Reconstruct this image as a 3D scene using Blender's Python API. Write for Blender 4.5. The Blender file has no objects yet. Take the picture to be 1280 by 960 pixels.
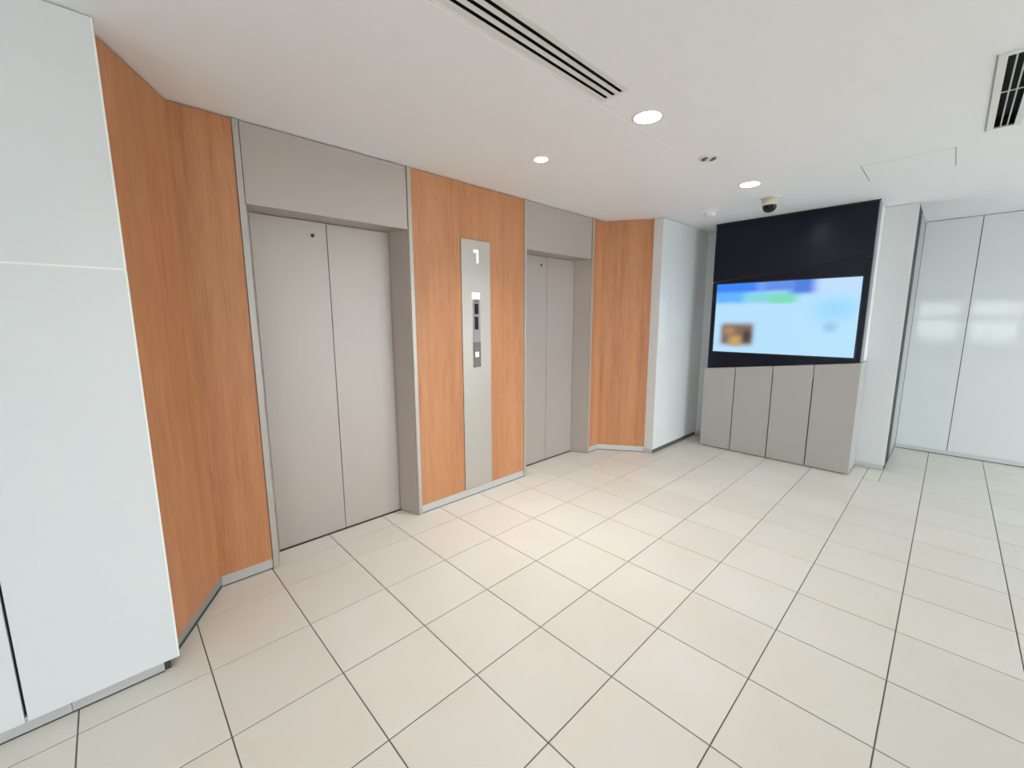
import bpy, bmesh, math, random
from mathutils import Vector, Matrix
random.seed(7)
scene = bpy.context.scene
COL = scene.collection

# ------------------------------------------------------------------ camera
YAW, PITCH, ROLL = math.radians(46.115), math.radians(8.735), math.radians(-0.135)
CAM = Vector((-0.1736, -2.0316, 1.4772))
F_PX = 525.11
fw = Vector((math.cos(YAW)*math.cos(PITCH), math.sin(YAW)*math.cos(PITCH), -math.sin(PITCH)))
rt0 = Vector((math.sin(YAW), -math.cos(YAW), 0)); up0 = rt0.cross(fw)
rt = rt0*math.cos(ROLL) + up0*math.sin(ROLL)
up = -rt0*math.sin(ROLL) + up0*math.cos(ROLL)
cam_data = bpy.data.cameras.new('camera')
cam_data.sensor_fit = 'HORIZONTAL'; cam_data.sensor_width = 36.0
cam_data.lens = F_PX/1280*36.0; cam_data.clip_start = 0.02
cam = bpy.data.objects.new('camera', cam_data); COL.objects.link(cam)
m = Matrix((rt, up, -fw)).transposed().to_4x4(); m.translation = CAM
cam.matrix_world = m
scene.camera = cam

# ------------------------------------------------------------------ sky, exposure
world = bpy.data.worlds.new('overcast_sky'); scene.world = world
world.use_nodes = True
bgn = world.node_tree.nodes['Background']
bgn.inputs['Color'].default_value = (0.82, 0.90, 1.0, 1)
bgn.inputs['Strength'].default_value = 4.0
LAMP = 128.0                                   # radiance of the downlight lenses
vs = scene.view_settings
vs.view_transform = 'Standard'; vs.look = 'None'; vs.gamma = 1.0
vs.use_curve_mapping = False
vs.exposure = 1.4
scene.display_settings.display_device = 'sRGB'
scene.cycles.use_denoising = True
scene.cycles.max_bounces = 8
scene.cycles.diffuse_bounces = 6
scene.cycles.sample_clamp_indirect = 8.0

# ------------------------------------------------------------------ measures
T = 0.4                    # floor tile
ZC = 2.503                 # ceiling
YE = 0.64                  # elevator wall face
YD = 0.82                  # elevator door face
YW = 0.12                  # white side walls face
XR, XF = -9.0, 6.3         # rear glazing, far wall
YB = -6.5                  # street glazing
XP = 5.18                  # wall behind the display
XT = 4.79                  # front of display and cabinet

# ------------------------------------------------------------------ materials
def newmat(name):
    mt = bpy.data.materials.new(name); mt.use_nodes = True
    nt = mt.node_tree; return mt, nt, nt.nodes['Principled BSDF']
def plain(name, rgb, rough=0.5, metal=0.0, coat=0.0, spec=0.5, var=0.04, scale=6.0, bump=0.0, bscale=200.0):
    mt, nt, b = newmat(name)
    tc = nt.nodes.new('ShaderNodeTexCoord')
    n = nt.nodes.new('ShaderNodeTexNoise'); n.inputs['Scale'].default_value = scale; n.inputs['Detail'].default_value = 3
    nt.links.new(tc.outputs['Object'], n.inputs['Vector'])
    mx = nt.nodes.new('ShaderNodeMix'); mx.data_type = 'RGBA'
    mx.inputs['A'].default_value = (*[c*(1-var) for c in rgb], 1)
    mx.inputs['B'].default_value = (*[min(1, c*(1+var)) for c in rgb], 1)
    nt.links.new(n.outputs['Fac'], mx.inputs['Factor'])
    nt.links.new(mx.outputs['Result'], b.inputs['Base Color'])
    b.inputs['Roughness'].default_value = rough; b.inputs['Metallic'].default_value = metal
    b.inputs['Coat Weight'].default_value = coat; b.inputs['Coat Roughness'].default_value = 0.06
    b.inputs['Specular IOR Level'].default_value = spec
    if bump:
        n2 = nt.nodes.new('ShaderNodeTexNoise'); n2.inputs['Scale'].default_value = bscale
        nt.links.new(tc.outputs['Object'], n2.inputs['Vector'])
        bp = nt.nodes.new('ShaderNodeBump'); bp.inputs['Strength'].default_value = bump; bp.inputs['Distance'].default_value = 0.002
        nt.links.new(n2.outputs['Fac'], bp.inputs['Height']); nt.links.new(bp.outputs['Normal'], b.inputs['Normal'])
    return mt
def emit(name, rgb, s):
    mt, nt, b = newmat(name)
    b.inputs['Base Color'].default_value = (*rgb, 1)
    b.inputs['Emission Color'].default_value = (*rgb, 1); b.inputs['Emission Strength'].default_value = s
    return mt
def wood_mat():
    mt, nt, b = newmat('oak_veneer'); L = nt.links.new; N = nt.nodes.new
    tc = N('ShaderNodeTexCoord')
    def noise(scl, scale, detail, rough=0.6, dist=0.0):
        mp = N('ShaderNodeMapping'); mp.inputs['Scale'].default_value = scl
        L(tc.outputs['Object'], mp.inputs['Vector'])
        n = N('ShaderNodeTexNoise'); n.inputs['Scale'].default_value = scale; n.inputs['Detail'].default_value = detail
        n.inputs['Roughness'].default_value = rough; n.inputs['Distortion'].default_value = dist
        L(mp.outputs['Vector'], n.inputs['Vector']); return n
    fine = noise((1, 1, 0.025), 210, 4, 0.75)
    broad = noise((1, 1, 0.10), 22, 5, 0.6, 0.8)
    bands = noise((1, 1, 0.02), 9, 2, 0.5)
    a = N('ShaderNodeMix'); a.data_type = 'FLOAT'; a.inputs['Factor'].default_value = 0.42
    L(fine.outputs['Fac'], a.inputs['A']); L(broad.outputs['Fac'], a.inputs['B'])
    c = N('ShaderNodeMix'); c.data_type = 'FLOAT'; c.inputs['Factor'].default_value = 0.35
    L(a.outputs['Result'], c.inputs['A']); L(bands.outputs['Fac'], c.inputs['B'])
    r = N('ShaderNodeValToRGB'); cr = r.color_ramp
    cr.elements[0].position = 0.30; cr.elements[0].color = (0.345, 0.128, 0.050, 1)
    cr.elements[1].position = 0.68; cr.elements[1].color = (0.63, 0.305, 0.150, 1)
    e = cr.elements.new(0.5); e.color = (0.525, 0.228, 0.102, 1)
    L(c.outputs['Result'], r.inputs['Fac']); L(r.outputs['Color'], b.inputs['Base Color'])
    b.inputs['Roughness'].default_value = 0.42; b.inputs['Specular IOR Level'].default_value = 0.35
    bp = N('ShaderNodeBump'); bp.inputs['Strength'].default_value = 0.12; bp.inputs['Distance'].default_value = 0.001
    L(fine.outputs['Fac'], bp.inputs['Height']); L(bp.outputs['Normal'], b.inputs['Normal'])
    return mt
def tile_mat():
    mt, nt, b = newmat('ivory_tile'); L = nt.links.new; N = nt.nodes.new
    geo = N('ShaderNodeNewGeometry'); oi = N('ShaderNodeObjectInfo')
    n = N('ShaderNodeTexNoise'); n.inputs['Scale'].default_value = 2.6; n.inputs['Detail'].default_value = 4
    L(geo.outputs['Position'], n.inputs['Vector'])
    r = N('ShaderNodeValToRGB'); cr = r.color_ramp
    cr.elements[0].position = 0.3; cr.elements[0].color = (0.71, 0.66, 0.575, 1)
    cr.elements[1].position = 0.7; cr.elements[1].color = (0.73, 0.695, 0.63, 1)
    L(n.outputs['Fac'], r.inputs['Fac'])
    hs = N('ShaderNodeHueSaturation')
    mr = N('ShaderNodeMapRange'); mr.inputs['To Min'].default_value = 0.975; mr.inputs['To Max'].default_value = 1.025
    L(oi.outputs['Random'], mr.inputs['Value']); L(mr.outputs['Result'], hs.inputs['Value'])
    L(r.outputs['Color'], hs.inputs['Color']); L(hs.outputs['Color'], b.inputs['Base Color'])
    b.inputs['Roughness'].default_value = 0.38; b.inputs['Specular IOR Level'].default_value = 0.4
    n2 = N('ShaderNodeTexNoise'); n2.inputs['Scale'].default_value = 60; L(geo.outputs['Position'], n2.inputs['Vector'])
    bp = N('ShaderNodeBump'); bp.inputs['Strength'].default_value = 0.06; bp.inputs['Distance'].default_value = 0.002
    L(n2.outputs['Fac'], bp.inputs['Height']); L(bp.outputs['Normal'], b.inputs['Normal'])
    return mt
def metal_mat(name, rgb, rough=0.4, metal=0.35):
    mt, nt, b = newmat(name); L = nt.links.new; N = nt.nodes.new
    tc = N('ShaderNodeTexCoord'); mp = N('ShaderNodeMapping'); mp.inputs['Scale'].default_value = (1, 1, 0.02)
    L(tc.outputs['Object'], mp.inputs['Vector'])
    n = N('ShaderNodeTexNoise'); n.inputs['Scale'].default_value = 180; n.inputs['Detail'].default_value = 2
    L(mp.outputs['Vector'], n.inputs['Vector'])
    mx = N('ShaderNodeMix'); mx.data_type = 'RGBA'
    mx.inputs['A'].default_value = (*[c*0.96 for c in rgb], 1); mx.inputs['B'].default_value = (*[c*1.04 for c in rgb], 1)
    L(n.outputs['Fac'], mx.inputs['Factor']); L(mx.outputs['Result'], b.inputs['Base Color'])
    b.inputs['Roughness'].default_value = rough; b.inputs['Metallic'].default_value = metal
    return mt

M = {
 'wood': wood_mat(), 'tile': tile_mat(),
 'grout': plain('grout', (0.15, 0.135, 0.115), 0.9),
 'ceiling': plain('ceiling_paint', (0.915, 0.91, 0.93), 0.75, var=0.01, bump=0.03, bscale=120),
 'white': plain('white_gloss_panel', (0.73, 0.728, 0.722), 0.06, spec=0.35, var=0.01, scale=2),
 'edge': plain('pale_panel_edge', (0.86, 0.85, 0.82), 0.3, var=0.01),
 'joint': plain('dark_joint', (0.06, 0.06, 0.057), 0.7),
 'door': metal_mat('taupe_metal', (0.475, 0.41, 0.365), 0.42, 0.25),
 'frame': metal_mat('pale_frame_metal', (0.48, 0.44, 0.40), 0.38, 0.35),
 'steel': metal_mat('satin_steel', (0.50, 0.455, 0.405), 0.36, 0.5),
 'base': metal_mat('aluminium_skirting', (0.60, 0.59, 0.58), 0.35, 0.4),
 'basemid': metal_mat('grey_skirting', (0.36, 0.345, 0.32), 0.38, 0.4),
 'basedark': metal_mat('shade_and_sill_metal', (0.11, 0.105, 0.095), 0.4, 0.2),  # dark sill metal; under the short white wall its tone stands for shade
 'cab': plain('taupe_laminate', (0.43, 0.40, 0.375), 0.4, var=0.015),
 'black': plain('black_gloss_laminate', (0.006, 0.0075, 0.018), 0.24, spec=0.2, var=0.05),
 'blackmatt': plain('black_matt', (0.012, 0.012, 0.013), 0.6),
 'blackglass': plain('black_glass', (0.008, 0.008, 0.009), 0.12, spec=0.3),
 'dark': plain('duct_black', (0.006, 0.005, 0.0045), 0.8),
 'whitemetal': plain('white_enamel', (0.80, 0.79, 0.77), 0.4, var=0.01),
 'cream': plain('cream_plastic', (0.62, 0.56, 0.46), 0.45, var=0.02),
 'greyplastic': plain('grey_brown_plastic', (0.17, 0.14, 0.122), 0.4, var=0.03),
 'lilac': plain('lilac_grey_plastic', (0.30, 0.275, 0.30), 0.35, var=0.03),
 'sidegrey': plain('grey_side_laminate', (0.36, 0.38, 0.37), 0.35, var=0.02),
 'surroundside': plain('grey_surround_side', (0.20, 0.21, 0.225), 0.35, var=0.02),
 'plaster': plain('plaster', (0.74, 0.73, 0.71), 0.8, var=0.02, bump=0.05),
 'paving': plain('pavement_concrete', (0.42, 0.41, 0.39), 0.9, var=0.1, scale=1.5),
 'lens': emit('lamp_lens', (1.0, 0.985, 0.965), LAMP), 'spotlens': emit('spot_lens', (1.0, 0.985, 0.965), LAMP*5.6),
 'numeral': emit('lit_numeral', (0.95, 0.90, 0.80), 0.3),
 'indicator': emit('lit_indicator', (0.9, 0.85, 0.77), 0.22),
}
def glass_mat():
    mt = bpy.data.materials.new('window_glass'); mt.use_nodes = True
    nt = mt.node_tree; nt.nodes.clear(); N = nt.nodes.new
    o = N('ShaderNodeOutputMaterial'); t = N('ShaderNodeBsdfTransparent'); g = N('ShaderNodeBsdfGlossy')
    g.inputs['Roughness'].default_value = 0.02; t.inputs['Color'].default_value = (0.93, 0.96, 0.95, 1)
    mx = N('ShaderNodeMixShader'); mx.inputs['Fac'].default_value = 0.05
    nt.links.new(t.outputs[0], mx.inputs[1]); nt.links.new(g.outputs[0], mx.inputs[2]); nt.links.new(mx.outputs[0], o.inputs[0])
    return mt
M['glass'] = glass_mat()

def screen_mat():
    """soft-edged picture on the display; u runs left to right, v bottom to top"""
    mt, nt, b = newmat('display_picture'); L = nt.links.new; N = nt.nodes.new
    tc = N('ShaderNodeTexCoord'); sp = N('ShaderNodeSeparateXYZ'); L(tc.outputs['UV'], sp.inputs[0])
    U, V = sp.outputs['X'], sp.outputs['Y']
    def edge(sock, a, w, inv=False):
        r = N('ShaderNodeMapRange'); r.interpolation_type = 'SMOOTHSTEP'
        r.inputs['From Min'].default_value = a-w; r.inputs['From Max'].default_value = a+w
        r.inputs['To Min'].default_value = 1.0 if inv else 0.0; r.inputs['To Max'].default_value = 0.0 if inv else 1.0
        L(sock, r.inputs['Value']); return r.outputs['Result']
    def mul(a, c):
        mm = N('ShaderNodeMath'); mm.operation = 'MULTIPLY'; L(a, mm.inputs[0]); L(c, mm.inputs[1]); return mm.outputs[0]
    def box(u0, u1, v0, v1, wu=0.04, wv=0.05):
        return mul(mul(edge(U, u0, wu), edge(U, u1, wu, True)), mul(edge(V, v0, wv), edge(V, v1, wv, True)))
    def lin(c): return tuple(((x/255+0.055)/1.055)**2.4 if x/255 > 0.04045 else x/255/12.92 for x in c) + (1,)
    cur = None
    base = N('ShaderNodeRGB'); base.outputs[0].default_value = lin((178, 221, 250)); cur = base.outputs[0]
    layers = [((186, 216, 250), (0.66, 1.2, 0.80, 1.3), .05, .06),
              ((150, 212, 250), (0.74, 0.97, 0.48, 0.74), .09, .12),
              ((92, 178, 250), (-.3, 0.26, 0.72, 0.90), .08, .05),
              ((128, 212, 222), (0.24, 0.60, 0.72, 0.86), .06, .04),
              ((122, 218, 176), (0.42, 0.60, 0.70, 0.80), .05, .03),
              ((46, 128, 246), (-.3, 0.36, 0.87, 1.3), .08, .04),
              ((92, 140, 232), (0.34, 0.60, 0.87, 1.3), .07, .04),
              ((66, 122, 220), (0.56, 0.72, 0.82, 1.3), .05, .05),
              ((122, 98, 84), (0.06, 0.315, 0.11, 0.42), .035, .06),
              ((196, 160, 96), (0.13, 0.23, 0.10, 0.24), .04, .06),
              ((168, 132, 104), (0.08, 0.17, 0.26, 0.38), .04, .06),
              ((66, 52, 50), (0.24, 0.30, 0.16, 0.32), .03, .06),
              ((150, 192, 228), (0.80, 0.88, 0.32, 0.44), .04, .06)]
    for rgb, bx_, wu, wv in layers:
        mx = N('ShaderNodeMix'); mx.data_type = 'RGBA'
        L(box(*bx_, wu, wv), mx.inputs['Factor']); L(cur, mx.inputs['A']); mx.inputs['B'].default_value = lin(rgb)
        cur = mx.outputs['Result']
    b.inputs['Base Color'].default_value = (0.01, 0.01, 0.012, 1); b.inputs['Roughness'].default_value = 0.25
    L(cur, b.inputs['Emission Color']); b.inputs['Emission Strength'].default_value = 0.385
    return mt
M['screen'] = screen_mat()

# ------------------------------------------------------------------ mesh helpers
def link(name, me, mat, parent=None):
    o = bpy.data.objects.new(name, me); COL.objects.link(o)
    if mat is not None and not me.materials:
        me.materials.append(M[mat] if isinstance(mat, str) else mat)
    if parent is not None: o.parent = parent
    return o
def finish(bm, name, mat, parent=None, smooth=False, bevel=0.0, segs=1):
    if bevel:
        bmesh.ops.bevel(bm, geom=[e for e in bm.edges if e.calc_face_angle(0) > 0.6], offset=bevel, segments=segs, affect='EDGES', profile=0.5)
    bmesh.ops.recalc_face_normals(bm, faces=bm.faces)
    me = bpy.data.meshes.new(name); bm.to_mesh(me); bm.free()
    if smooth:
        me.polygons.foreach_set('use_smooth', [True]*len(me.polygons))
        me.update()
    return link(name, me, mat, parent)
def add_box(bm, x0, x1, y0, y1, z0, z1):
    v = [bm.verts.new(p) for p in ((x0,y0,z0),(x1,y0,z0),(x1,y1,z0),(x0,y1,z0),(x0,y0,z1),(x1,y0,z1),(x1,y1,z1),(x0,y1,z1))]
    for f in ((0,3,2,1),(4,5,6,7),(0,1,5,4),(1,2,6,5),(2,3,7,6),(3,0,4,7)): bm.faces.new([v[i] for i in f])
def box(name, x0, x1, y0, y1, z0, z1, mat, parent=None, bevel=0.0):
    bm = bmesh.new(); add_box(bm, x0, x1, y0, y1, z0, z1)
    return finish(bm, name, mat, parent, bevel=bevel)
def prism_z(name, pts, z0, z1, mat, parent=None, bevel=0.0):
    bm = bmesh.new()
    a = [bm.verts.new((x, y, z0)) for x, y in pts]; c = [bm.verts.new((x, y, z1)) for x, y in pts]
    n = len(pts); bm.faces.new(a[::-1]); bm.faces.new(c)
    for i in range(n): bm.faces.new((a[i], a[(i+1)%n], c[(i+1)%n], c[i]))
    return finish(bm, name, mat, parent, bevel=bevel)
def prism_x(name, pts, x0, x1, mat, parent=None, bevel=0.0):
    """pts are (y, z)"""
    bm = bmesh.new()
    a = [bm.verts.new((x0, y, z)) for y, z in pts]; c = [bm.verts.new((x1, y, z)) for y, z in pts]
    n = len(pts); bm.faces.new(a[::-1]); bm.faces.new(c)
    for i in range(n): bm.faces.new((a[i], a[(i+1)%n], c[(i+1)%n], c[i]))
    return finish(bm, name, mat, parent, bevel=bevel)
def prism_y(name, pts, y0, y1, mat, parent=None, bevel=0.0):
    """pts are (x, z)"""
    bm = bmesh.new()
    a = [bm.verts.new((x, y0, z)) for x, z in pts]; c = [bm.verts.new((x, y1, z)) for x, z in pts]
    n = len(pts); bm.faces.new(a[::-1]); bm.faces.new(c)
    for i in range(n): bm.faces.new((a[i], a[(i+1)%n], c[(i+1)%n], c[i]))
    return finish(bm, name, mat, parent, bevel=bevel)
def lathe(name, prof, mat, parent=None, seg=40, loc=(0, 0, 0), close=False):
    """prof: (radius, z) pairs"""
    bm = bmesh.new(); rings = []
    for r, z in prof:
        if r < 1e-6: rings.append([bm.verts.new((loc[0], loc[1], loc[2]+z))])
        else: rings.append([bm.verts.new((loc[0]+r*math.cos(2*math.pi*i/seg), loc[1]+r*math.sin(2*math.pi*i/seg), loc[2]+z)) for i in range(seg)])
    pairs = list(zip(rings, rings[1:])) + ([(rings[-1], rings[0])] if close else [])
    for a, c in pairs:
        for i in range(seg):
            j = (i+1) % seg
            if len(a) == 1 and len(c) == 1: continue
            if len(a) == 1: bm.faces.new((a[0], c[i], c[j]))
            elif len(c) == 1: bm.faces.new((a[i], a[j], c[0]))
            else: bm.faces.new((a[i], a[j], c[j], c[i]))
    o = finish(bm, name, mat, parent, smooth=True)
    md = o.modifiers.new('edges', 'EDGE_SPLIT'); md.split_angle = math.radians(35)
    return o
def empty(name, loc=(0, 0, 0)):
    # parts keep world coordinates, so the empty stays at the origin of its geometry frame
    o = bpy.data.objects.new(name, None); COL.objects.link(o); o.empty_display_size = 0.1
    return o
def tag(o, label, cat, group=None, kind=None):
    o['label'] = label; o['category'] = cat
    if group: o['group'] = group
    if kind: o['kind'] = kind
    return o
def struct(o, label, cat): return tag(o, label, cat, kind='structure')

# ------------------------------------------------------------------ floor
def project(p):
    d = Vector(p) - CAM; z = d.dot(fw)
    if z < 0.05: return None
    return 640 + F_PX*d.dot(rt)/z, 480 - F_PX*d.dot(up)/z
floor = box('floor', XR, XF+0.3, YB, YD+0.05, -0.12, -0.004, 'grout')
struct(floor, 'ivory square tile floor with thin dark joints across the lobby', 'floor')
G = 0.0024; BV = 0.0016
tile_cache = {}
def tile_verts(w, h):
    hw, hh = w/2-G, h/2-G
    lo = [(-hw, -hh), (hw, -hh), (hw, hh), (-hw, hh)]
    tw, th = hw-BV, hh-BV
    hi = [(-tw, -th), (tw, -th), (tw, th), (-tw, th)]
    v = [(x, y, -0.006) for x, y in lo] + [(x, y, -0.0012) for x, y in lo] + [(x, y, 0.0) for x, y in hi]
    f = [(8, 9, 10, 11)]
    for k in (0, 4):
        for i in range(4): f.append((k+i, k+(i+1) % 4, k+4+(i+1) % 4, k+4+i))
    return v, f
def tile_mesh(w, h):
    key = (round(w, 4), round(h, 4))
    if key not in tile_cache:
        v, f = tile_verts(w, h)
        me = bpy.data.meshes.new('floor_tile'); me.from_pydata(v, [], f); me.materials.append(M['tile'])
        tile_cache[key] = me
    return tile_cache[key]
rects = []
for i in range(-23, 16):
    x0, x1 = i*T, (i+1)*T
    for j in range(-17, 2):
        y0, y1 = j*T, (j+1)*T
        if j == 1:
            rects.append((x0, x1, y0, YE)); rects.append((x0, x1, YE, YD+0.03))
        elif (i, j) == (12, -5):
            rects.append((x0, x1, y0, -1.712)); rects.append((x0, x1, -1.712, y1))
        else: rects.append((x0, x1, y0, y1))
seen, rest = [], []
for r_ in rects:
    x0, x1, y0, y1 = r_
    if x1 < XR+0.01 or x0 > XF: continue
    hid = (y0 >= YE and not (0.4 < x1 and x0 < 1.45 or 2.5 < x1 and x0 < 3.6)) or (y0 >= 0.3 and (x1 < 0 or x0 > 4.0)) \
        or (x0 > 5.15 and y0 > -1.75) or (y0 >= 0.4 and (x1 < 0.0 or x0 > 3.9))
    pts = [project((x, y, 0)) for x in (x0, (x0+x1)/2, x1) for y in (y0, (y0+y1)/2, y1)]
    vis = any(p and -5 < p[0] < 1285 and -5 < p[1] < 965 for p in pts)
    (seen if vis and not hid else rest).append(r_)
for x0, x1, y0, y1 in seen:
    o = link('tile', tile_mesh(x1-x0, y1-y0), None, floor)
    o.location = ((x0+x1)/2, (y0+y1)/2, 0)
V, Fc = [], []
for x0, x1, y0, y1 in rest:
    v, f = tile_verts(x1-x0, y1-y0); n = len(V)
    V += [(a+(x0+x1)/2, c+(y0+y1)/2, z) for a, c, z in v]; Fc += [tuple(q+n for q in ff) for ff in f]
me = bpy.data.meshes.new('tile_field'); me.from_pydata(V, [], Fc); me.materials.append(M['tile'])
o = link('tile_field', me, None, floor); o['kind'] = 'stuff'
print('tiles', len(seen), len(rest))

# ------------------------------------------------------------------ ceiling, with its shallow services channel and openings
CH0, CH1, CHD = -0.928, -0.730, 0.0010          # channel edges and depth
DL = [(1.955, -0.829, 0.070), (3.535, -0.829, 0.070), (0.375, -0.829, 0.070)]   # downlights in the channel; the last is unseen, added to brighten the floor
DW = (1.985, -0.065, 0.046)                                                     # spot in front of the call panel
SLOT = (0.475, 1.640, -0.8925, -0.7675)                                            # slot diffuser opening
VENT = (2.505, 3.430, -2.143, -2.070)                                           # grille opening
def circle(cx, cy, r, n=32): return [(cx+r*math.cos(2*math.pi*i/n), cy+r*math.sin(2*math.pi*i/n)) for i in range(n)]
def rect(x0, x1, y0, y1): return [(x0, y0), (x1, y0), (x1, y1), (x0, y1)]
def sheet(bm, outer, holes, z):
    edges = []; loops = []
    for lp in [outer]+holes:
        vs_ = [bm.verts.new((x, y, z)) for x, y in lp]; loops.append(vs_)
        for i in range(len(vs_)): edges.append(bm.edges.new((vs_[i], vs_[(i+1) % len(vs_)])))
    bmesh.ops.triangle_fill(bm, edges=edges, use_beauty=True)
    return loops
bm = bmesh.new()
XC0, XC1 = XR, XP            # the channel runs to the wall behind the display
YT = YD+0.1
s1 = sheet(bm, rect(XR, XF+0.3, CH1, YT), [circle(*DW)], ZC)
s2 = sheet(bm, rect(XR, XF+0.3, YB, CH0), [rect(*VENT)], ZC)
s3 = sheet(bm, rect(XR, XF+0.3, CH0, CH1), [circle(*d) for d in DL]+[rect(*SLOT)], ZC+CHD)
def quad(*p): bm.faces.new([bm.verts.new(q) for q in p])
XE = XF+0.3
quad((XR, CH1, ZC), (XE, CH1, ZC), (XE, CH1, ZC+CHD), (XR, CH1, ZC+CHD))
quad((XR, CH0, ZC), (XE, CH0, ZC), (XE, CH0, ZC+CHD), (XR, CH0, ZC+CHD))
for a, c in (((XR, YB), (XE, YB)), ((XE, YB), (XE, YT)), ((XE, YT), (XR, YT)), ((XR, YT), (XR, YB))):
    quad((*a, ZC), (*c, ZC), (*c, ZC+0.5), (*a, ZC+0.5))
quad((XR, YB, ZC+0.5), (XE, YB, ZC+0.5), (XE, YT, ZC+0.5), (XR, YT, ZC+0.5))
bmesh.ops.remove_doubles(bm, verts=bm.verts, dist=1e-5)
ceiling = finish(bm, 'ceiling', 'ceiling')
struct(ceiling, 'smooth off-white plaster ceiling with a shallow channel for the lights', 'ceiling')

# ------------------------------------------------------------------ elevator wall
DXL, DXR = 0.150, 3.755                       # where the oak wall turns to the splayed side panels
EX = (0.406, 2.545); EW = 1.031               # elevator surrounds
XWL, XWR = -0.09, 4.045                       # ends of the white walls
ZB = 0.066                                    # skirting height
wall = empty('wall_front')
struct(wall, 'elevator wall clad in orange-brown oak panels with splayed ends', 'wall')
# backing behind the veneer
prism_z('backing', [(DXL+0.005, YE+0.02), (EX[0]+0.002, YE+0.02), (EX[0]+0.002, YD+0.3), (-0.5, YD+0.3), (-0.5, 0.245), (-0.105, 0.245)], 0, ZC, 'plaster', wall)
box('backing', EX[0]+EW-0.002, EX[1]+0.002, YE+0.02, YD+0.3, 0, ZC, 'plaster', wall)
prism_z('backing', [(EX[1]+EW-0.002, YE+0.02), (DXR-0.005, YE+0.02), (XWR+0.015, 0.245), (5.4, 0.245), (5.4, YD+0.3), (EX[1]+EW-0.002, YD+0.3)], 0, ZC, 'plaster', wall)
box('backing', EX[0]+0.002, EX[0]+EW-0.002, YD+0.1, YD+0.3, 0, ZC, 'joint', wall)
box('backing', EX[1]+0.002, EX[1]+EW-0.002, YD+0.1, YD+0.3, 0, ZC, 'joint', wall)
g = 0.0010
ZT = ZC-0.006                                 # shadow gap under the ceiling
def board(x0, x1, z0=ZB, z1=ZT): return box('wood_panel', x0+(g if x0 != DXL else 0), x1-(g if x1 != DXR else 0), YE, YE+0.02, z0, z1, 'wood', wall, bevel=0.0012)
board(DXL, EX[0])
board(EX[0]+EW, 1.852)
board(1.852, 2.150, 2.094)
board(2.150, EX[1])
board(EX[1]+EW, DXR)
def splay(ax, ay, bx_, by):
    """panel from (ax, ay) to (bx, by), thickness away from the room"""
    d = Vector((bx_-ax, by-ay)).normalized(); n = Vector((-d.y, d.x))
    if n.y < 0: n = -n
    return [(ax, ay), (bx_, by), (bx_+n.x*0.02, by+n.y*0.02), (ax+n.x*0.02, ay+n.y*0.02)], n
pl, nl = splay(DXL-0.0003, YE, XWL-0.004, 0.215)
prism_z('wood_panel', pl, ZB, ZT, 'wood', wall, bevel=0.0012)
pr, nr = splay(DXR+0.0003, YE, XWR+0.0, 0.222)
prism_z('wood_panel', pr, ZB, ZT, 'wood', wall, bevel=0.0012)

def skirting(name, segs, label, mat='base', h=ZB-0.002, rec=0.004, jh=0.007):
    e = empty(name); struct(e, label, 'skirting')
    for (ax, ay), (bx_, by), n in segs:
        n = Vector(n); o_ = n*rec; q = n*(rec+0.014)
        prism_z('skirting_board', [(ax+o_.x, ay+o_.y), (bx_+o_.x, by+o_.y), (bx_+q.x, by+q.y), (ax+q.x, ay+q.y)], jh, h, mat, e)
        o_ = n*(rec+0.001); q = n*(rec+0.012)
        prism_z('floor_shadow_joint', [(ax+o_.x, ay+o_.y), (bx_+o_.x, by+o_.y), (bx_+q.x, by+q.y), (ax+q.x, ay+q.y)], 0.0, jh, 'joint', e)  # floor joint, coloured dark for the shadow gap under the skirting
    return e
Y1 = (0, 1)
skirting('baseboard_front_left', [((DXL, YE), (EX[0], YE), Y1)], 'short pale metal skirting below the oak strip left of the near elevator')
skirting('baseboard_left_splay', [((DXL, YE), (XWL-0.004, 0.215), tuple(nl))], 'metal skirting under the splayed oak panel beside the near white wall', mat='basemid', jh=0.02)
skirting('baseboard_front', [((EX[0]+EW, YE), (EX[1], YE), Y1)], 'pale metal skirting along the oak wall between the two elevators')
skirting('baseboard_front_right', [((EX[1]+EW, YE), (DXR, YE), Y1), ((DXR, YE), (XWR, 0.222), tuple(nr))], 'pale metal skirting under the oak panels right of the far elevator')

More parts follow.
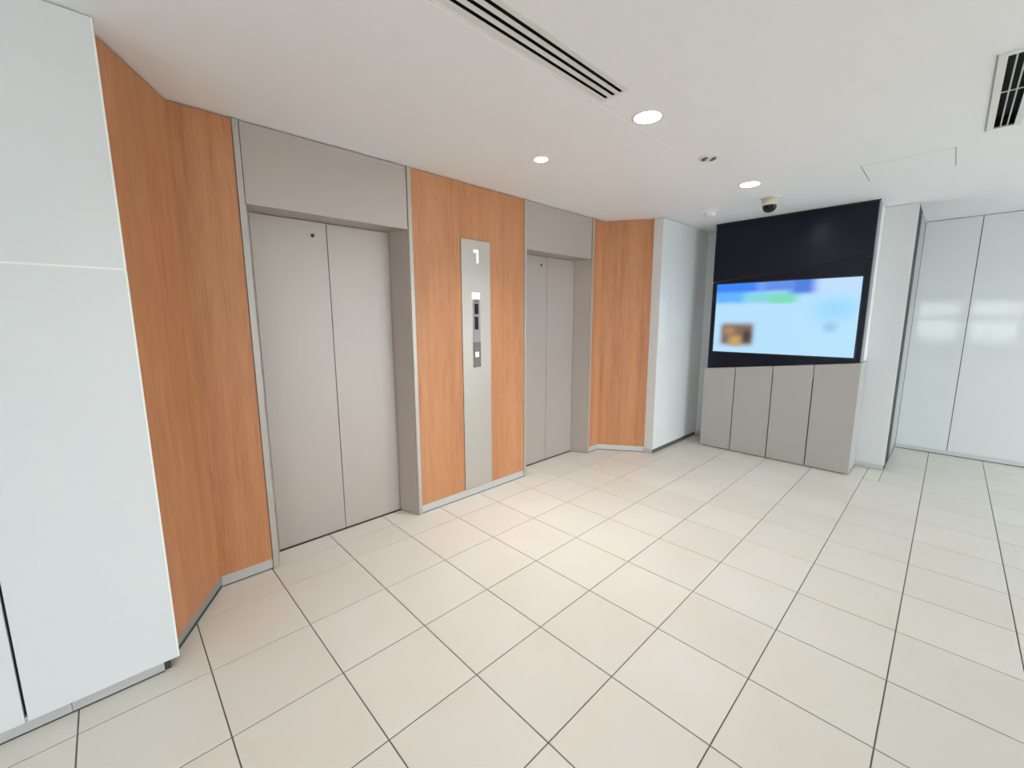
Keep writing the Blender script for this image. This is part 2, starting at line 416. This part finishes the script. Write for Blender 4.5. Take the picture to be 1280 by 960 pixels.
# ------------------------------------------------------------------ elevators
def elevator(name, x0, label):
    d = empty(name); struct(d, label, 'elevator')
    x1 = x0+EW; fw_ = 0.030; zh = 2.090; sp = 0.052
    for a, c in ((x0, x0+fw_), (x1-fw_, x1)):
        box('frame_post', a+0.001, c-0.001, YE-0.007, YE+0.02, 0.003, ZC-0.003, 'frame', d, bevel=0.0015)
    box('header_panel', x0+fw_+0.004, x1-fw_-0.004, YE, YD+0.06, zh, ZC-0.006, 'door', d, bevel=0.0015)
    a, c = x0+fw_, x1-fw_
    prism_z('jamb', [(a-0.001, YE+0.003), (a+0.003, YE+0.003), (a+sp, YD), (a+sp, YD+0.08), (a-0.02, YD+0.08), (a-0.02, YE+0.02), (a-0.001, YE+0.02)], 0.004, zh, 'door', d)
    prism_z('jamb', [(c+0.001, YE+0.003), (c+0.001, YE+0.02), (c+0.02, YE+0.02), (c+0.02, YD+0.08), (c-sp, YD+0.08), (c-sp, YD), (c-0.003, YE+0.003)], 0.004, zh, 'door', d)
    l, r_ = a+sp+0.003, c-sp-0.003; mid = (l+r_)/2; gap = 0.0025
    lf = box('door_leaf', l, mid-gap, YD+0.004, YD+0.035, 0.009, zh-0.004, 'door', d, bevel=0.002)
    box('door_leaf', mid+gap, r_, YD+0.004, YD+0.035, 0.009, zh-0.004, 'door', d, bevel=0.002)
    k = lathe('keyhole', [(0.0, 0.0), (0.006, 0.0), (0.006, 0.004), (0.011, 0.004), (0.011, -0.001)], 'joint', lf, seg=20)
    k.rotation_euler = (math.radians(90), 0, 0); k.location = (mid-0.088, YD+0.003, 2.002)
    box('door_gap', l-0.002, r_+0.002, YD+0.036, YD+0.055, 0.0, zh, 'joint', d)
    box('sill', a+sp-0.045, c-sp+0.045, YD-0.004, YD+0.05, -0.003, 0.002, 'basedark', d)
    return d
elevator('door_1', EX[0], 'nearer elevator with closed taupe double doors, left of the call panel')
elevator('door_2', EX[1], 'farther elevator with closed taupe double doors, right of the call panel')

# ------------------------------------------------------------------ white wall on the left
wl = empty('wall_left'); struct(wl, 'glossy white panelled wall in the left foreground', 'wall')
box('backing', XR, XWL-0.03, YW+0.022, 0.245, 0, ZC, 'joint', wl)
ZJ = 1.664
xs = [XWL, -0.525]
while xs[-1] > XR: xs.append(max(XR, xs[-1]-0.9))
for k, (b_, a_) in enumerate(zip(xs, xs[1:])):
    th = 0.10 if k == 0 else 0.02
    for z0, z1 in ((0.052, ZJ-0.003), (ZJ+0.003, ZC-0.004)):
        if k == 0:
            # end panel returns round the corner towards the oak
            prism_z('wall_panel', [(a_+0.004, YW), (b_, YW), (b_, YW+0.10), (b_-0.026, YW+0.10), (b_-0.026, YW+0.02), (a_+0.004, YW+0.02)], z0, z1, 'white', wl, bevel=0.0012)
        else:
            box('wall_panel', a_+0.004, b_-0.004, YW, YW+0.02, z0, z1, 'white', wl, bevel=0.0012)
    box('pale_strip', a_, b_-0.001, YW-0.0012, YW+0.018, ZJ-0.0032, ZJ+0.0032, 'edge', wl)  # pale strip along the wall where upper and lower panels meet
for z0, z1 in ((0.053, ZJ-0.004), (ZJ+0.004, ZC-0.005)): box('edge_band', XWL-0.006, XWL-0.0005, YW-0.0008, YW+0.01, z0, z1, 'edge', wl)
box('panel_clip', -0.531, -0.519, YW+0.004, YW+0.02, 0.055, 0.07, 'base', wl)
sk = empty('baseboard_left'); struct(sk, 'recessed grey metal skirting under the left foreground white wall', 'skirting')
b0 = XWL-0.052
for x in (-0.415, -2.2, -4.0, -5.8, -7.6, XR):
    box('skirting_board', max(x, XR)+0.0008, b0-0.0008, YW+0.012, YW+0.022, 0.007, 0.050, 'base', sk); b0 = x
box('floor_shadow_joint', XR, XWL-0.053, YW+0.013, YW+0.02, 0.0, 0.007, 'joint', sk)

# ------------------------------------------------------------------ white wall beyond the elevators
wa = empty('wall_front_right'); struct(wa, 'short glossy white wall between the oak panels and the display corner', 'wall')
box('backing', XWR+0.03, XP+0.2, YW+0.022, 0.245, 0, ZC, 'joint', wa)
prism_z('wall_panel', [(XWR, YW), (XP-0.002, YW), (XP-0.002, YW+0.02), (XWR+0.02, YW+0.02), (XWR+0.02, YW+0.10), (XWR, YW+0.10)], 0.052, ZC-0.005, 'white', wa, bevel=0.0015)
box('end_strip', XWR-0.003, XWR-0.0005, YW+0.001, YW+0.1, 0.052, ZC-0.005, 'white', wa)
sk = empty('baseboard_front_right_white'); struct(sk, 'recessed skirting coloured dark as shade under the short white wall by the display', 'skirting')
box('skirting_board', XWR+0.012, XP-0.002, YW+0.010, YW+0.022, 0.002, 0.051, 'basedark', sk)  # shade of the recess put into the skirting colour
box('end_board', XWR+0.002, XWR+0.012, YW+0.010, YW+0.1, 0.002, 0.051, 'base', sk)

# ------------------------------------------------------------------ wall behind the display and its free end
wb = empty('wall_back'); struct(wb, 'white pier wall behind the display and grey cabinet', 'wall')
YP = -1.715
box('backing', XP+0.02, XF-0.001, YP+0.012, YW+0.02, 0, ZC, 'plaster', wb)
box('wall_panel', XP, XP+0.02, YP, YW-0.001, 0.056, ZC-0.004, 'white', wb, bevel=0.0015)
box('dark_side_strip', XP+0.0205, 5.62, YP+0.003, YP+0.012, 0.0, ZC-0.004, 'blackmatt', wb)  # dark strip on the nearest part of the pier's side face
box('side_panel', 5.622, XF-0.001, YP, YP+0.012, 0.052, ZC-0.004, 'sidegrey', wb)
sk = empty('baseboard_back'); struct(sk, 'short metal skirting at the foot of the white pier beside the cabinet', 'skirting')
box('skirting_board', XP+0.006, XP+0.02, YP+0.006, YW-0.012, 0.004, 0.055, 'base', sk)
box('skirting_board', 5.622, XF-0.012, YP+0.002, YP+0.011, 0.004, 0.051, 'basedark', sk)

# ------------------------------------------------------------------ far wall on the right
wf = empty('wall_right'); struct(wf, 'glossy white panelled wall at the right, reflecting daylight', 'wall')
box('backing', XF+0.02, XF+0.25, YB, YP+0.02, 0, ZC, 'joint', wf)
ys = [YP-0.001, -2.133]
while ys[-1] > YB: ys.append(max(YB, ys[-1]-0.92))
for b_, a_ in zip(ys, ys[1:]):
    box('wall_panel', XF, XF+0.02, a_+0.003, b_-0.003, 0.052, ZC-0.006, 'white', wf, bevel=0.0012)
sk = empty('baseboard_right'); struct(sk, 'pale metal skirting along the right white wall', 'skirting')
box('skirting_board', XF+0.004, XF+0.02, YB, YP-0.002, 0.008, 0.050, 'base', sk)
box('floor_shadow_joint', XF+0.005, XF+0.02, YB, YP-0.002, 0.0, 0.008, 'joint', sk)

# ------------------------------------------------------------------ glazed fronts behind the camera, where the daylight comes from
def glazed(name, wname, axis, at, s0, s1, z0, z1, step, label, wlabel, mw=0.03, mid=None):
    """axis 'x': wall in the plane y=at running along x; 'y': wall in the plane x=at running along y"""
    w = empty(wname); struct(w, wlabel, 'wall')
    f = empty(name); struct(f, label, 'window')
    def bx_(n, a, c, d0, d1, zz0, zz1, mat, par):
        if axis == 'x': return box(n, a, c, at+d0, at+d1, zz0, zz1, mat, par)
        return box(n, at+d0, at+d1, a, c, zz0, zz1, mat, par)
    if z0 > 0.02: bx_('wall_below', s0, s1, -0.2, 0, 0, z0, 'plaster', w)
    bx_('wall_above', s0, s1, -0.2, 0, z1, ZC, 'plaster', w)
    n = max(1, round((s1-s0)/step)); st = (s1-s0)/n
    for i in range(n+1):
        bx_('mullion', max(s0, s0+i*st-mw), min(s1, s0+i*st+mw), -0.13, -0.05, z0, z1, 'base', f)
    bx_('rail', s0, s1, -0.12, -0.06, z0, z0+0.06, 'base', f); bx_('rail', s0, s1, -0.12, -0.06, z1-0.06, z1, 'base', f)
    if mid: bx_('rail', s0, s1, -0.12, -0.06, mid, mid+0.16, 'base', f)
    for i in range(n): bx_('pane', s0+i*st+mw, s0+(i+1)*st-mw, -0.093, -0.087, z0+0.06, z1-0.06, 'glass', f)
    L = bpy.data.lights.new('daylight_portal', 'AREA'); L.shape = 'RECTANGLE'; L.cycles.is_portal = True
    L.size = s1-s0; L.size_y = z1-z0
    o = bpy.data.objects.new('daylight_portal', L); COL.objects.link(o)
    if axis == 'x':
        o.location = ((s0+s1)/2, at-0.21, (z0+z1)/2); o.rotation_euler = (math.radians(90), 0, 0)
    else:
        o.location = (at-0.21, (s0+s1)/2, (z0+z1)/2); o.rotation_euler = (math.radians(90), 0, math.radians(-90))
    o.parent = f
glazed('window_1', 'wall_street', 'x', YB, 2.5, XF+0.3, 0.0, 2.35, 1.1, 'glazed shopfront opposite the farther elevator', 'street wall with glazed shopfronts opposite the elevators')
glazed('window_3', 'wall_street_rear', 'x', YB, XR, -4.3, 0.0, 2.35, 1.4, 'added glazed shopfront, unseen behind the viewer on the street side', 'street wall above the added glazed shopfront behind the viewer')  # unseen glazing, added to bring more daylight onto the left floor
box('wall_solid', -4.3, 2.5, YB-0.2, YB, 0, ZC, 'plaster', bpy.data.objects['wall_street'])
glazed('window_2', 'wall_rear', 'y', XR, YB, -0.9, 0.5, 2.1, 1.3, 'row of windows in the rear wall behind the viewer', 'plastered rear wall behind the viewer', mw=0.16, mid=1.42)
box('wall_solid', XR-0.2, XR, -0.9, YW+0.12, 0, ZC, 'plaster', bpy.data.objects['wall_rear'])
gnd = box('ground', -40, 40, -40, 30, -0.3, -0.125, 'paving'); struct(gnd, 'grey concrete pavement outside the glazed front', 'pavement')

# ------------------------------------------------------------------ call panel between the elevators
cp = empty('elevator_call_panel')
tag(cp, 'tall narrow steel call panel with floor number 1 between the elevators', 'call panel')
fp_y = YE-0.004
box('faceplate', 1.855, 2.147, fp_y, YE+0.02, ZB+0.004, 2.092, 'steel', cp, bevel=0.0015)
prism_y('floor_numeral', [(2.006, 1.918), (2.024, 1.918), (2.024, 2.020), (1.975, 2.020), (1.975, 1.996), (2.006, 1.996)], fp_y-0.0015, fp_y+0.001, 'numeral', cp)
plate = box('operating_strip', 1.960, 2.034, fp_y-0.003, fp_y+0.001, 1.092, 1.636, 'lilac', cp, bevel=0.001)
lit = box('lit_indicator', 1.952, 2.030, fp_y-0.005, fp_y+0.001, 1.637, 1.690, 'indicator', cp, bevel=0.001)
box('sensor', 1.981, 2.013, fp_y-0.007, fp_y-0.0032, 1.612, 1.634, 'greyplastic', plate)
box('display_window', 1.975, 2.014, fp_y-0.006, fp_y-0.003, 1.520, 1.603, 'blackglass', plate)
box('display_window', 1.974, 2.012, fp_y-0.006, fp_y-0.003, 1.398, 1.500, 'blackglass', plate)
lowp = box('button_plate', 1.960, 2.034, fp_y-0.006, fp_y-0.0031, 1.092, 1.296, 'greyplastic', cp, bevel=0.001)
box('call_button', 1.975, 2.009, fp_y-0.011, fp_y-0.006, 1.176, 1.217, 'indicator', lowp, bevel=0.002)

# ------------------------------------------------------------------ cabinet and display
def cab_top(y): return 0.912 + (-0.092-y)*0.1135     # the sloping top edge
CL, CR = -0.095, -1.490
cab = empty('low_cabinet'); tag(cab, 'low taupe cabinet with four tall doors and sloping top under the display', 'cabinet')
prism_x('body', [(CL-0.002, 0.02), (CR, 0.02), (CR, cab_top(CR)), (CL-0.002, cab_top(CL-0.002))], XT+0.02, XP-0.001, 'cab', cab, bevel=0.001)
box('plinth', XT+0.03, XP-0.001, CR+0.02, CL-0.02, 0.0, 0.02, 'joint', cab)
seams = [CL, -0.424, -0.788, -1.138, CR]
box('shadow_gap_backing', XT+0.0185, XT+0.0199, CR+0.004, CL-0.004, 0.02, 0.9, 'joint', cab)
for a_, c in zip(seams, seams[1:]):
    y1, y0 = a_-0.0045 if a_ != CL else a_, c+0.0045 if c != CR else c
    prism_x('cabinet_door', [(y1, 0.010), (y0, 0.010), (y0, cab_top(y0)+0.001), (y1, cab_top(y1)+0.001)], XT, XT+0.018, 'cab', cab, bevel=0.0012)

BL, BR = -0.120, -1.476
def seam(y): return 2.031 - (y+1.481)*0.1085
brd = empty('display_surround'); tag(brd, 'tall glossy black surround above the taupe cabinet, reaching the ceiling', 'display surround')
prism_x('body', [(BL, cab_top(BL)+0.004), (BR-0.004, cab_top(BR)+0.004), (BR-0.004, ZC-0.004), (BL, ZC-0.004)], XT+0.022, 4.985, 'surroundside', brd)
prism_x('rear_body', [(BL, cab_top(BL)+0.004), (BR-0.004, cab_top(BR)+0.004), (BR-0.004, ZC-0.004), (BL, ZC-0.004)], 4.9855, XP-0.001, 'whitemetal', brd)
prism_x('upper_panel', [(BL, seam(BL)+0.002), (BR, seam(BR)+0.002), (BR, ZC-0.003), (BL, ZC-0.003)], XT, XT+0.0205, 'black', brd, bevel=0.0015)
prism_x('lower_panel', [(BL, cab_top(BL)+0.005), (BR, cab_top(BR)+0.005), (BR, seam(BR)-0.014), (BL, seam(BL)-0.014)], XT+0.006, XT+0.021, 'black', brd, bevel=0.0015)
prism_x('seam_backing', [(BL, seam(BL)-0.04), (BR, seam(BR)-0.04), (BR, ZC-0.004), (BL, ZC-0.004)], XT+0.0212, XT+0.0219, 'blackmatt', brd)
box('top_trim', XT-0.006, XT-0.0005, BR-0.012, BL+0.004, ZC-0.014, ZC-0.003, 'blackmatt', brd)

SY0, SY1, SZ0, SZ1 = -0.172, -1.428, 1.118, 1.853
tv = empty('display_screen'); tag(tv, 'lit wide flat display showing a pale blue page, on the black surround', 'display')
box('bezel', XT-0.006, XT+0.0055, SY1-0.012, SY0+0.012, SZ0-0.012, SZ1+0.012, 'blackmatt', tv, bevel=0.002)
me = bpy.data.meshes.new('screen')
xs_ = XT-0.0066
me.from_pydata([(xs_, SY0, SZ0), (xs_, SY1, SZ0), (xs_, SY1, SZ1), (xs_, SY0, SZ1), (xs_+0.0005, SY0, SZ0), (xs_+0.0005, SY1, SZ0), (xs_+0.0005, SY1, SZ1), (xs_+0.0005, SY0, SZ1)], [],
               [(0, 1, 2, 3), (7, 6, 5, 4), (0, 4, 5, 1), (1, 5, 6, 2), (2, 6, 7, 3), (3, 7, 4, 0)])
uv = me.uv_layers.new(name='UVMap')
cs = {0: (0, 0), 1: (1, 0), 2: (1, 1), 3: (0, 1), 4: (0, 0), 5: (1, 0), 6: (1, 1), 7: (0, 1)}
for lp in me.loops: uv.data[lp.index].uv = cs[lp.vertex_index]
link('screen', me, 'screen', tv)

# ------------------------------------------------------------------ ceiling fittings
def downlight(cx, cy, r, zc, label, lens='lens'):
    d = empty('downlight'); tag(d, label, 'downlight', 'recessed ceiling lights')
    lathe('trim_ring', [(r-0.004, 0.0), (r-0.004, -0.003), (r+0.006, -0.0045), (r+0.012, -0.002), (r+0.012, 0.0)], 'whitemetal', d, loc=(cx, cy, zc), close=True)
    lathe('reflector', [(r-0.003, 0.0), (r*0.90, 0.075), (r*0.90, 0.077), (r-0.001, 0.001)], 'whitemetal', d, loc=(cx, cy, zc), close=True)
    lathe('lens', [(0.0, 0.0685), (r*0.4, 0.069), (r*0.91, 0.071)], lens, d, loc=(cx, cy, zc))
    lathe('lamp_housing', [(r-0.0005, 0.001), (r+0.004, 0.001), (r+0.004, 0.096), (0.0, 0.096), (0.0, 0.092), (r-0.0005, 0.092)], 'dark', d, loc=(cx, cy, zc), close=True)
    return d
downlight(*DL[0], ZC+CHD, 'large round recessed downlight just beyond the slotted air diffuser')
downlight(*DL[1], ZC+CHD, 'round recessed downlight nearest the security camera')
downlight(*DL[2], ZC+CHD, 'added unseen round recessed downlight at the near end of the slotted air diffuser')
downlight(*DW, ZC, 'small bright round spotlight in the ceiling before the call panel', 'spotlens')

sd = empty('slot_diffuser'); tag(sd, 'long linear air diffuser with three black slots in the ceiling', 'air diffuser')
x0, x1, y0, y1 = SLOT; z0 = ZC+CHD
box('duct', x0-0.004, x1+0.004, y0-0.004, y1+0.004, z0+0.05, z0+0.06, 'dark', sd)
for a_ in (x0-0.006, x1+0.001): box('duct_end', a_, a_+0.005, y0, y1, z0+0.0005, z0+0.05, 'dark', sd)
for a_, c in ((y0-0.010, y0), (y1, y1+0.010)):
    box('duct_side', x0-0.004, x1+0.004, a_ if a_ < y0 else a_+0.0001, c, z0+0.0005, z0+0.05, 'dark', sd)
box('frame_edge', x0-0.012, x1+0.012, y1-0.016, y1+0.010, z0-0.003, z0-0.0005, 'whitemetal', sd)
box('frame_edge', x0-0.012, x1+0.012, y0-0.010, y0+0.014, z0-0.003, z0-0.0005, 'whitemetal', sd)
box('frame_end', x1, x1+0.012, y0+0.0145, y1-0.0165, z0-0.003, z0-0.0005, 'whitemetal', sd)
box('frame_end', x0-0.012, x0, y0+0.0145, y1-0.0165, z0-0.003, z0-0.0005, 'whitemetal', sd)
yy = [y1-0.016, y0+0.014]                       # three slots between the two frame edges
sw = 0.0175; bw = (yy[0]-yy[1]-3*sw)/2
for k in (1, 2):
    yt = yy[0]-k*sw-(k-1)*bw
    box('slat', x0+0.0005, x1-0.0005, yt-bw, yt, z0-0.003, z0-0.001, 'whitemetal', sd)

vg = empty('ceiling_vent'); tag(vg, 'black-slotted return air grille in the ceiling at the right edge', 'vent')
x0, x1, y0, y1 = VENT
box('duct', x0-0.003, x1+0.003, y0-0.003, y1+0.003, ZC+0.05, ZC+0.06, 'dark', vg)
for a_, c in ((y0-0.008, y0-0.001), (y1+0.001, y1+0.008)): box('duct_side', x0, x1, a_, c, ZC+0.001, ZC+0.05, 'dark', vg)
for a_, c in ((x0-0.008, x0-0.001), (x1+0.001, x1+0.008)): box('duct_side', a_, c, y0, y1, ZC+0.001, ZC+0.05, 'dark', vg)
prism_z('flange', [(x0-0.025, y1), (x1+0.012, y1), (x1+0.030, y1+0.026), (x0-0.025, y1+0.026)], ZC-0.007, ZC-0.0005, 'whitemetal', vg, bevel=0.002)
prism_z('flange', [(x0-0.025, y0-0.026), (x1+0.030, y0-0.026), (x1+0.012, y0), (x0-0.025, y0)], ZC-0.007, ZC-0.0005, 'whitemetal', vg, bevel=0.002)
box('flange_end', x1, x1+0.012, y0+0.0002, y1-0.0002, ZC-0.006, ZC-0.0005, 'base', vg)
box('flange_end', x0-0.025, x0, y0+0.0002, y1-0.0002, ZC-0.006, ZC-0.0005, 'whitemetal', vg)
box('flange_shadow', x0-0.025, x1+0.03, y1+0.0262, y1+0.0322, ZC-0.003, ZC-0.0005, 'sidegrey', vg)  # grey strip painting the shadow line along the grille flange
xm = 2.907
for k in (1, 2):
    yc = y1-(y1-y0)*k/3
    for a_, c in ((x0, xm-0.006), (xm+0.006, x1)): box('slat', a_+0.0002, c-0.0002, yc-0.0028, yc+0.0028, ZC-0.004, ZC-0.002, 'base', vg)
box('crossbar', xm-0.0058, xm+0.0058, y0+0.0002, y1-0.0002, ZC-0.004, ZC-0.002, 'base', vg)

# ceiling sensor in the channel
zs = ZC+CHD; cx, cy = 2.745, -0.828
se = empty('ceiling_sensor')
tag(se, 'small flat round ceiling sensor between the two channel downlights', 'sensor')
lathe('mounting_ring', [(0.0, 0.0), (0.062, 0.0), (0.062, -0.004), (0.052, -0.009), (0.0, -0.010)], 'whitemetal', se, loc=(cx, cy, zs))
for sgn in (-1, 1):
    bm = bmesh.new(); n = 10; lo = []; hi = []
    for i in range(n+1):
        t = math.radians(-55+110*i/n) + (0 if sgn > 0 else math.pi) + math.radians(-45)
        lo.append((cx+0.018*math.cos(t), cy+0.018*math.sin(t))); hi.append((cx+0.044*math.cos(t), cy+0.044*math.sin(t)))
    pts = lo+hi[::-1]; bm.free()
    prism_z('dark_opening', pts, zs-0.0125, zs-0.0098, 'greyplastic', se)

# smoke detector by the display
sm = empty('smoke_detector'); tag(sm, 'small white domed smoke detector on the ceiling left of the security camera', 'smoke detector')
px, py = 4.13, -0.305
lathe('base', [(0.0, 0.0), (0.076, 0.0), (0.078, -0.015), (0.068, -0.020), (0.0, -0.020)], 'whitemetal', sm, loc=(px, py, ZC))
lathe('sensing_head', [(0.0, -0.060), (0.026, -0.059), (0.047, -0.050), (0.055, -0.034), (0.058, -0.0202)], 'whitemetal', sm, loc=(px, py, ZC))

# dome security camera
sc_ = empty('security_camera'); tag(sc_, 'cream dome security camera with black lens cover hanging before the display', 'security camera')
px, py = 4.06, -0.829
lathe('mounting_plate', [(0.0, 0.0), (0.078, 0.0), (0.078, -0.006), (0.060, -0.010), (0.0, -0.010)], 'whitemetal', sc_, loc=(px, py, zs))
lathe('housing', [(0.0, -0.010), (0.058, -0.010), (0.062, -0.018), (0.062, -0.058), (0.056, -0.066), (0.0, -0.066)], 'cream', sc_, loc=(px, py, zs))
lathe('dome', [(0.054, -0.066), (0.053, -0.082), (0.045, -0.101), (0.030, -0.114), (0.014, -0.119), (0.0, -0.120)], 'blackglass', sc_, loc=(px, py, zs))

# access hatch
ah = empty('ceiling_hatch'); tag(ah, 'square flush access hatch with thin dark edges in the ceiling', 'hatch')
hx0, hx1, hy0, hy1 = 3.66, 4.09, -1.930, -1.482
box('hatch_panel', hx0, hx1, hy0+0.003, hy1-0.003, ZC-0.003, ZC-0.0004, 'ceiling', ah)
for a_ in (hy0-0.002, hy1-0.002): box('edge_strip', hx0, hx1, a_, a_+0.004, ZC-0.0036, ZC-0.0004, 'sidegrey', ah)
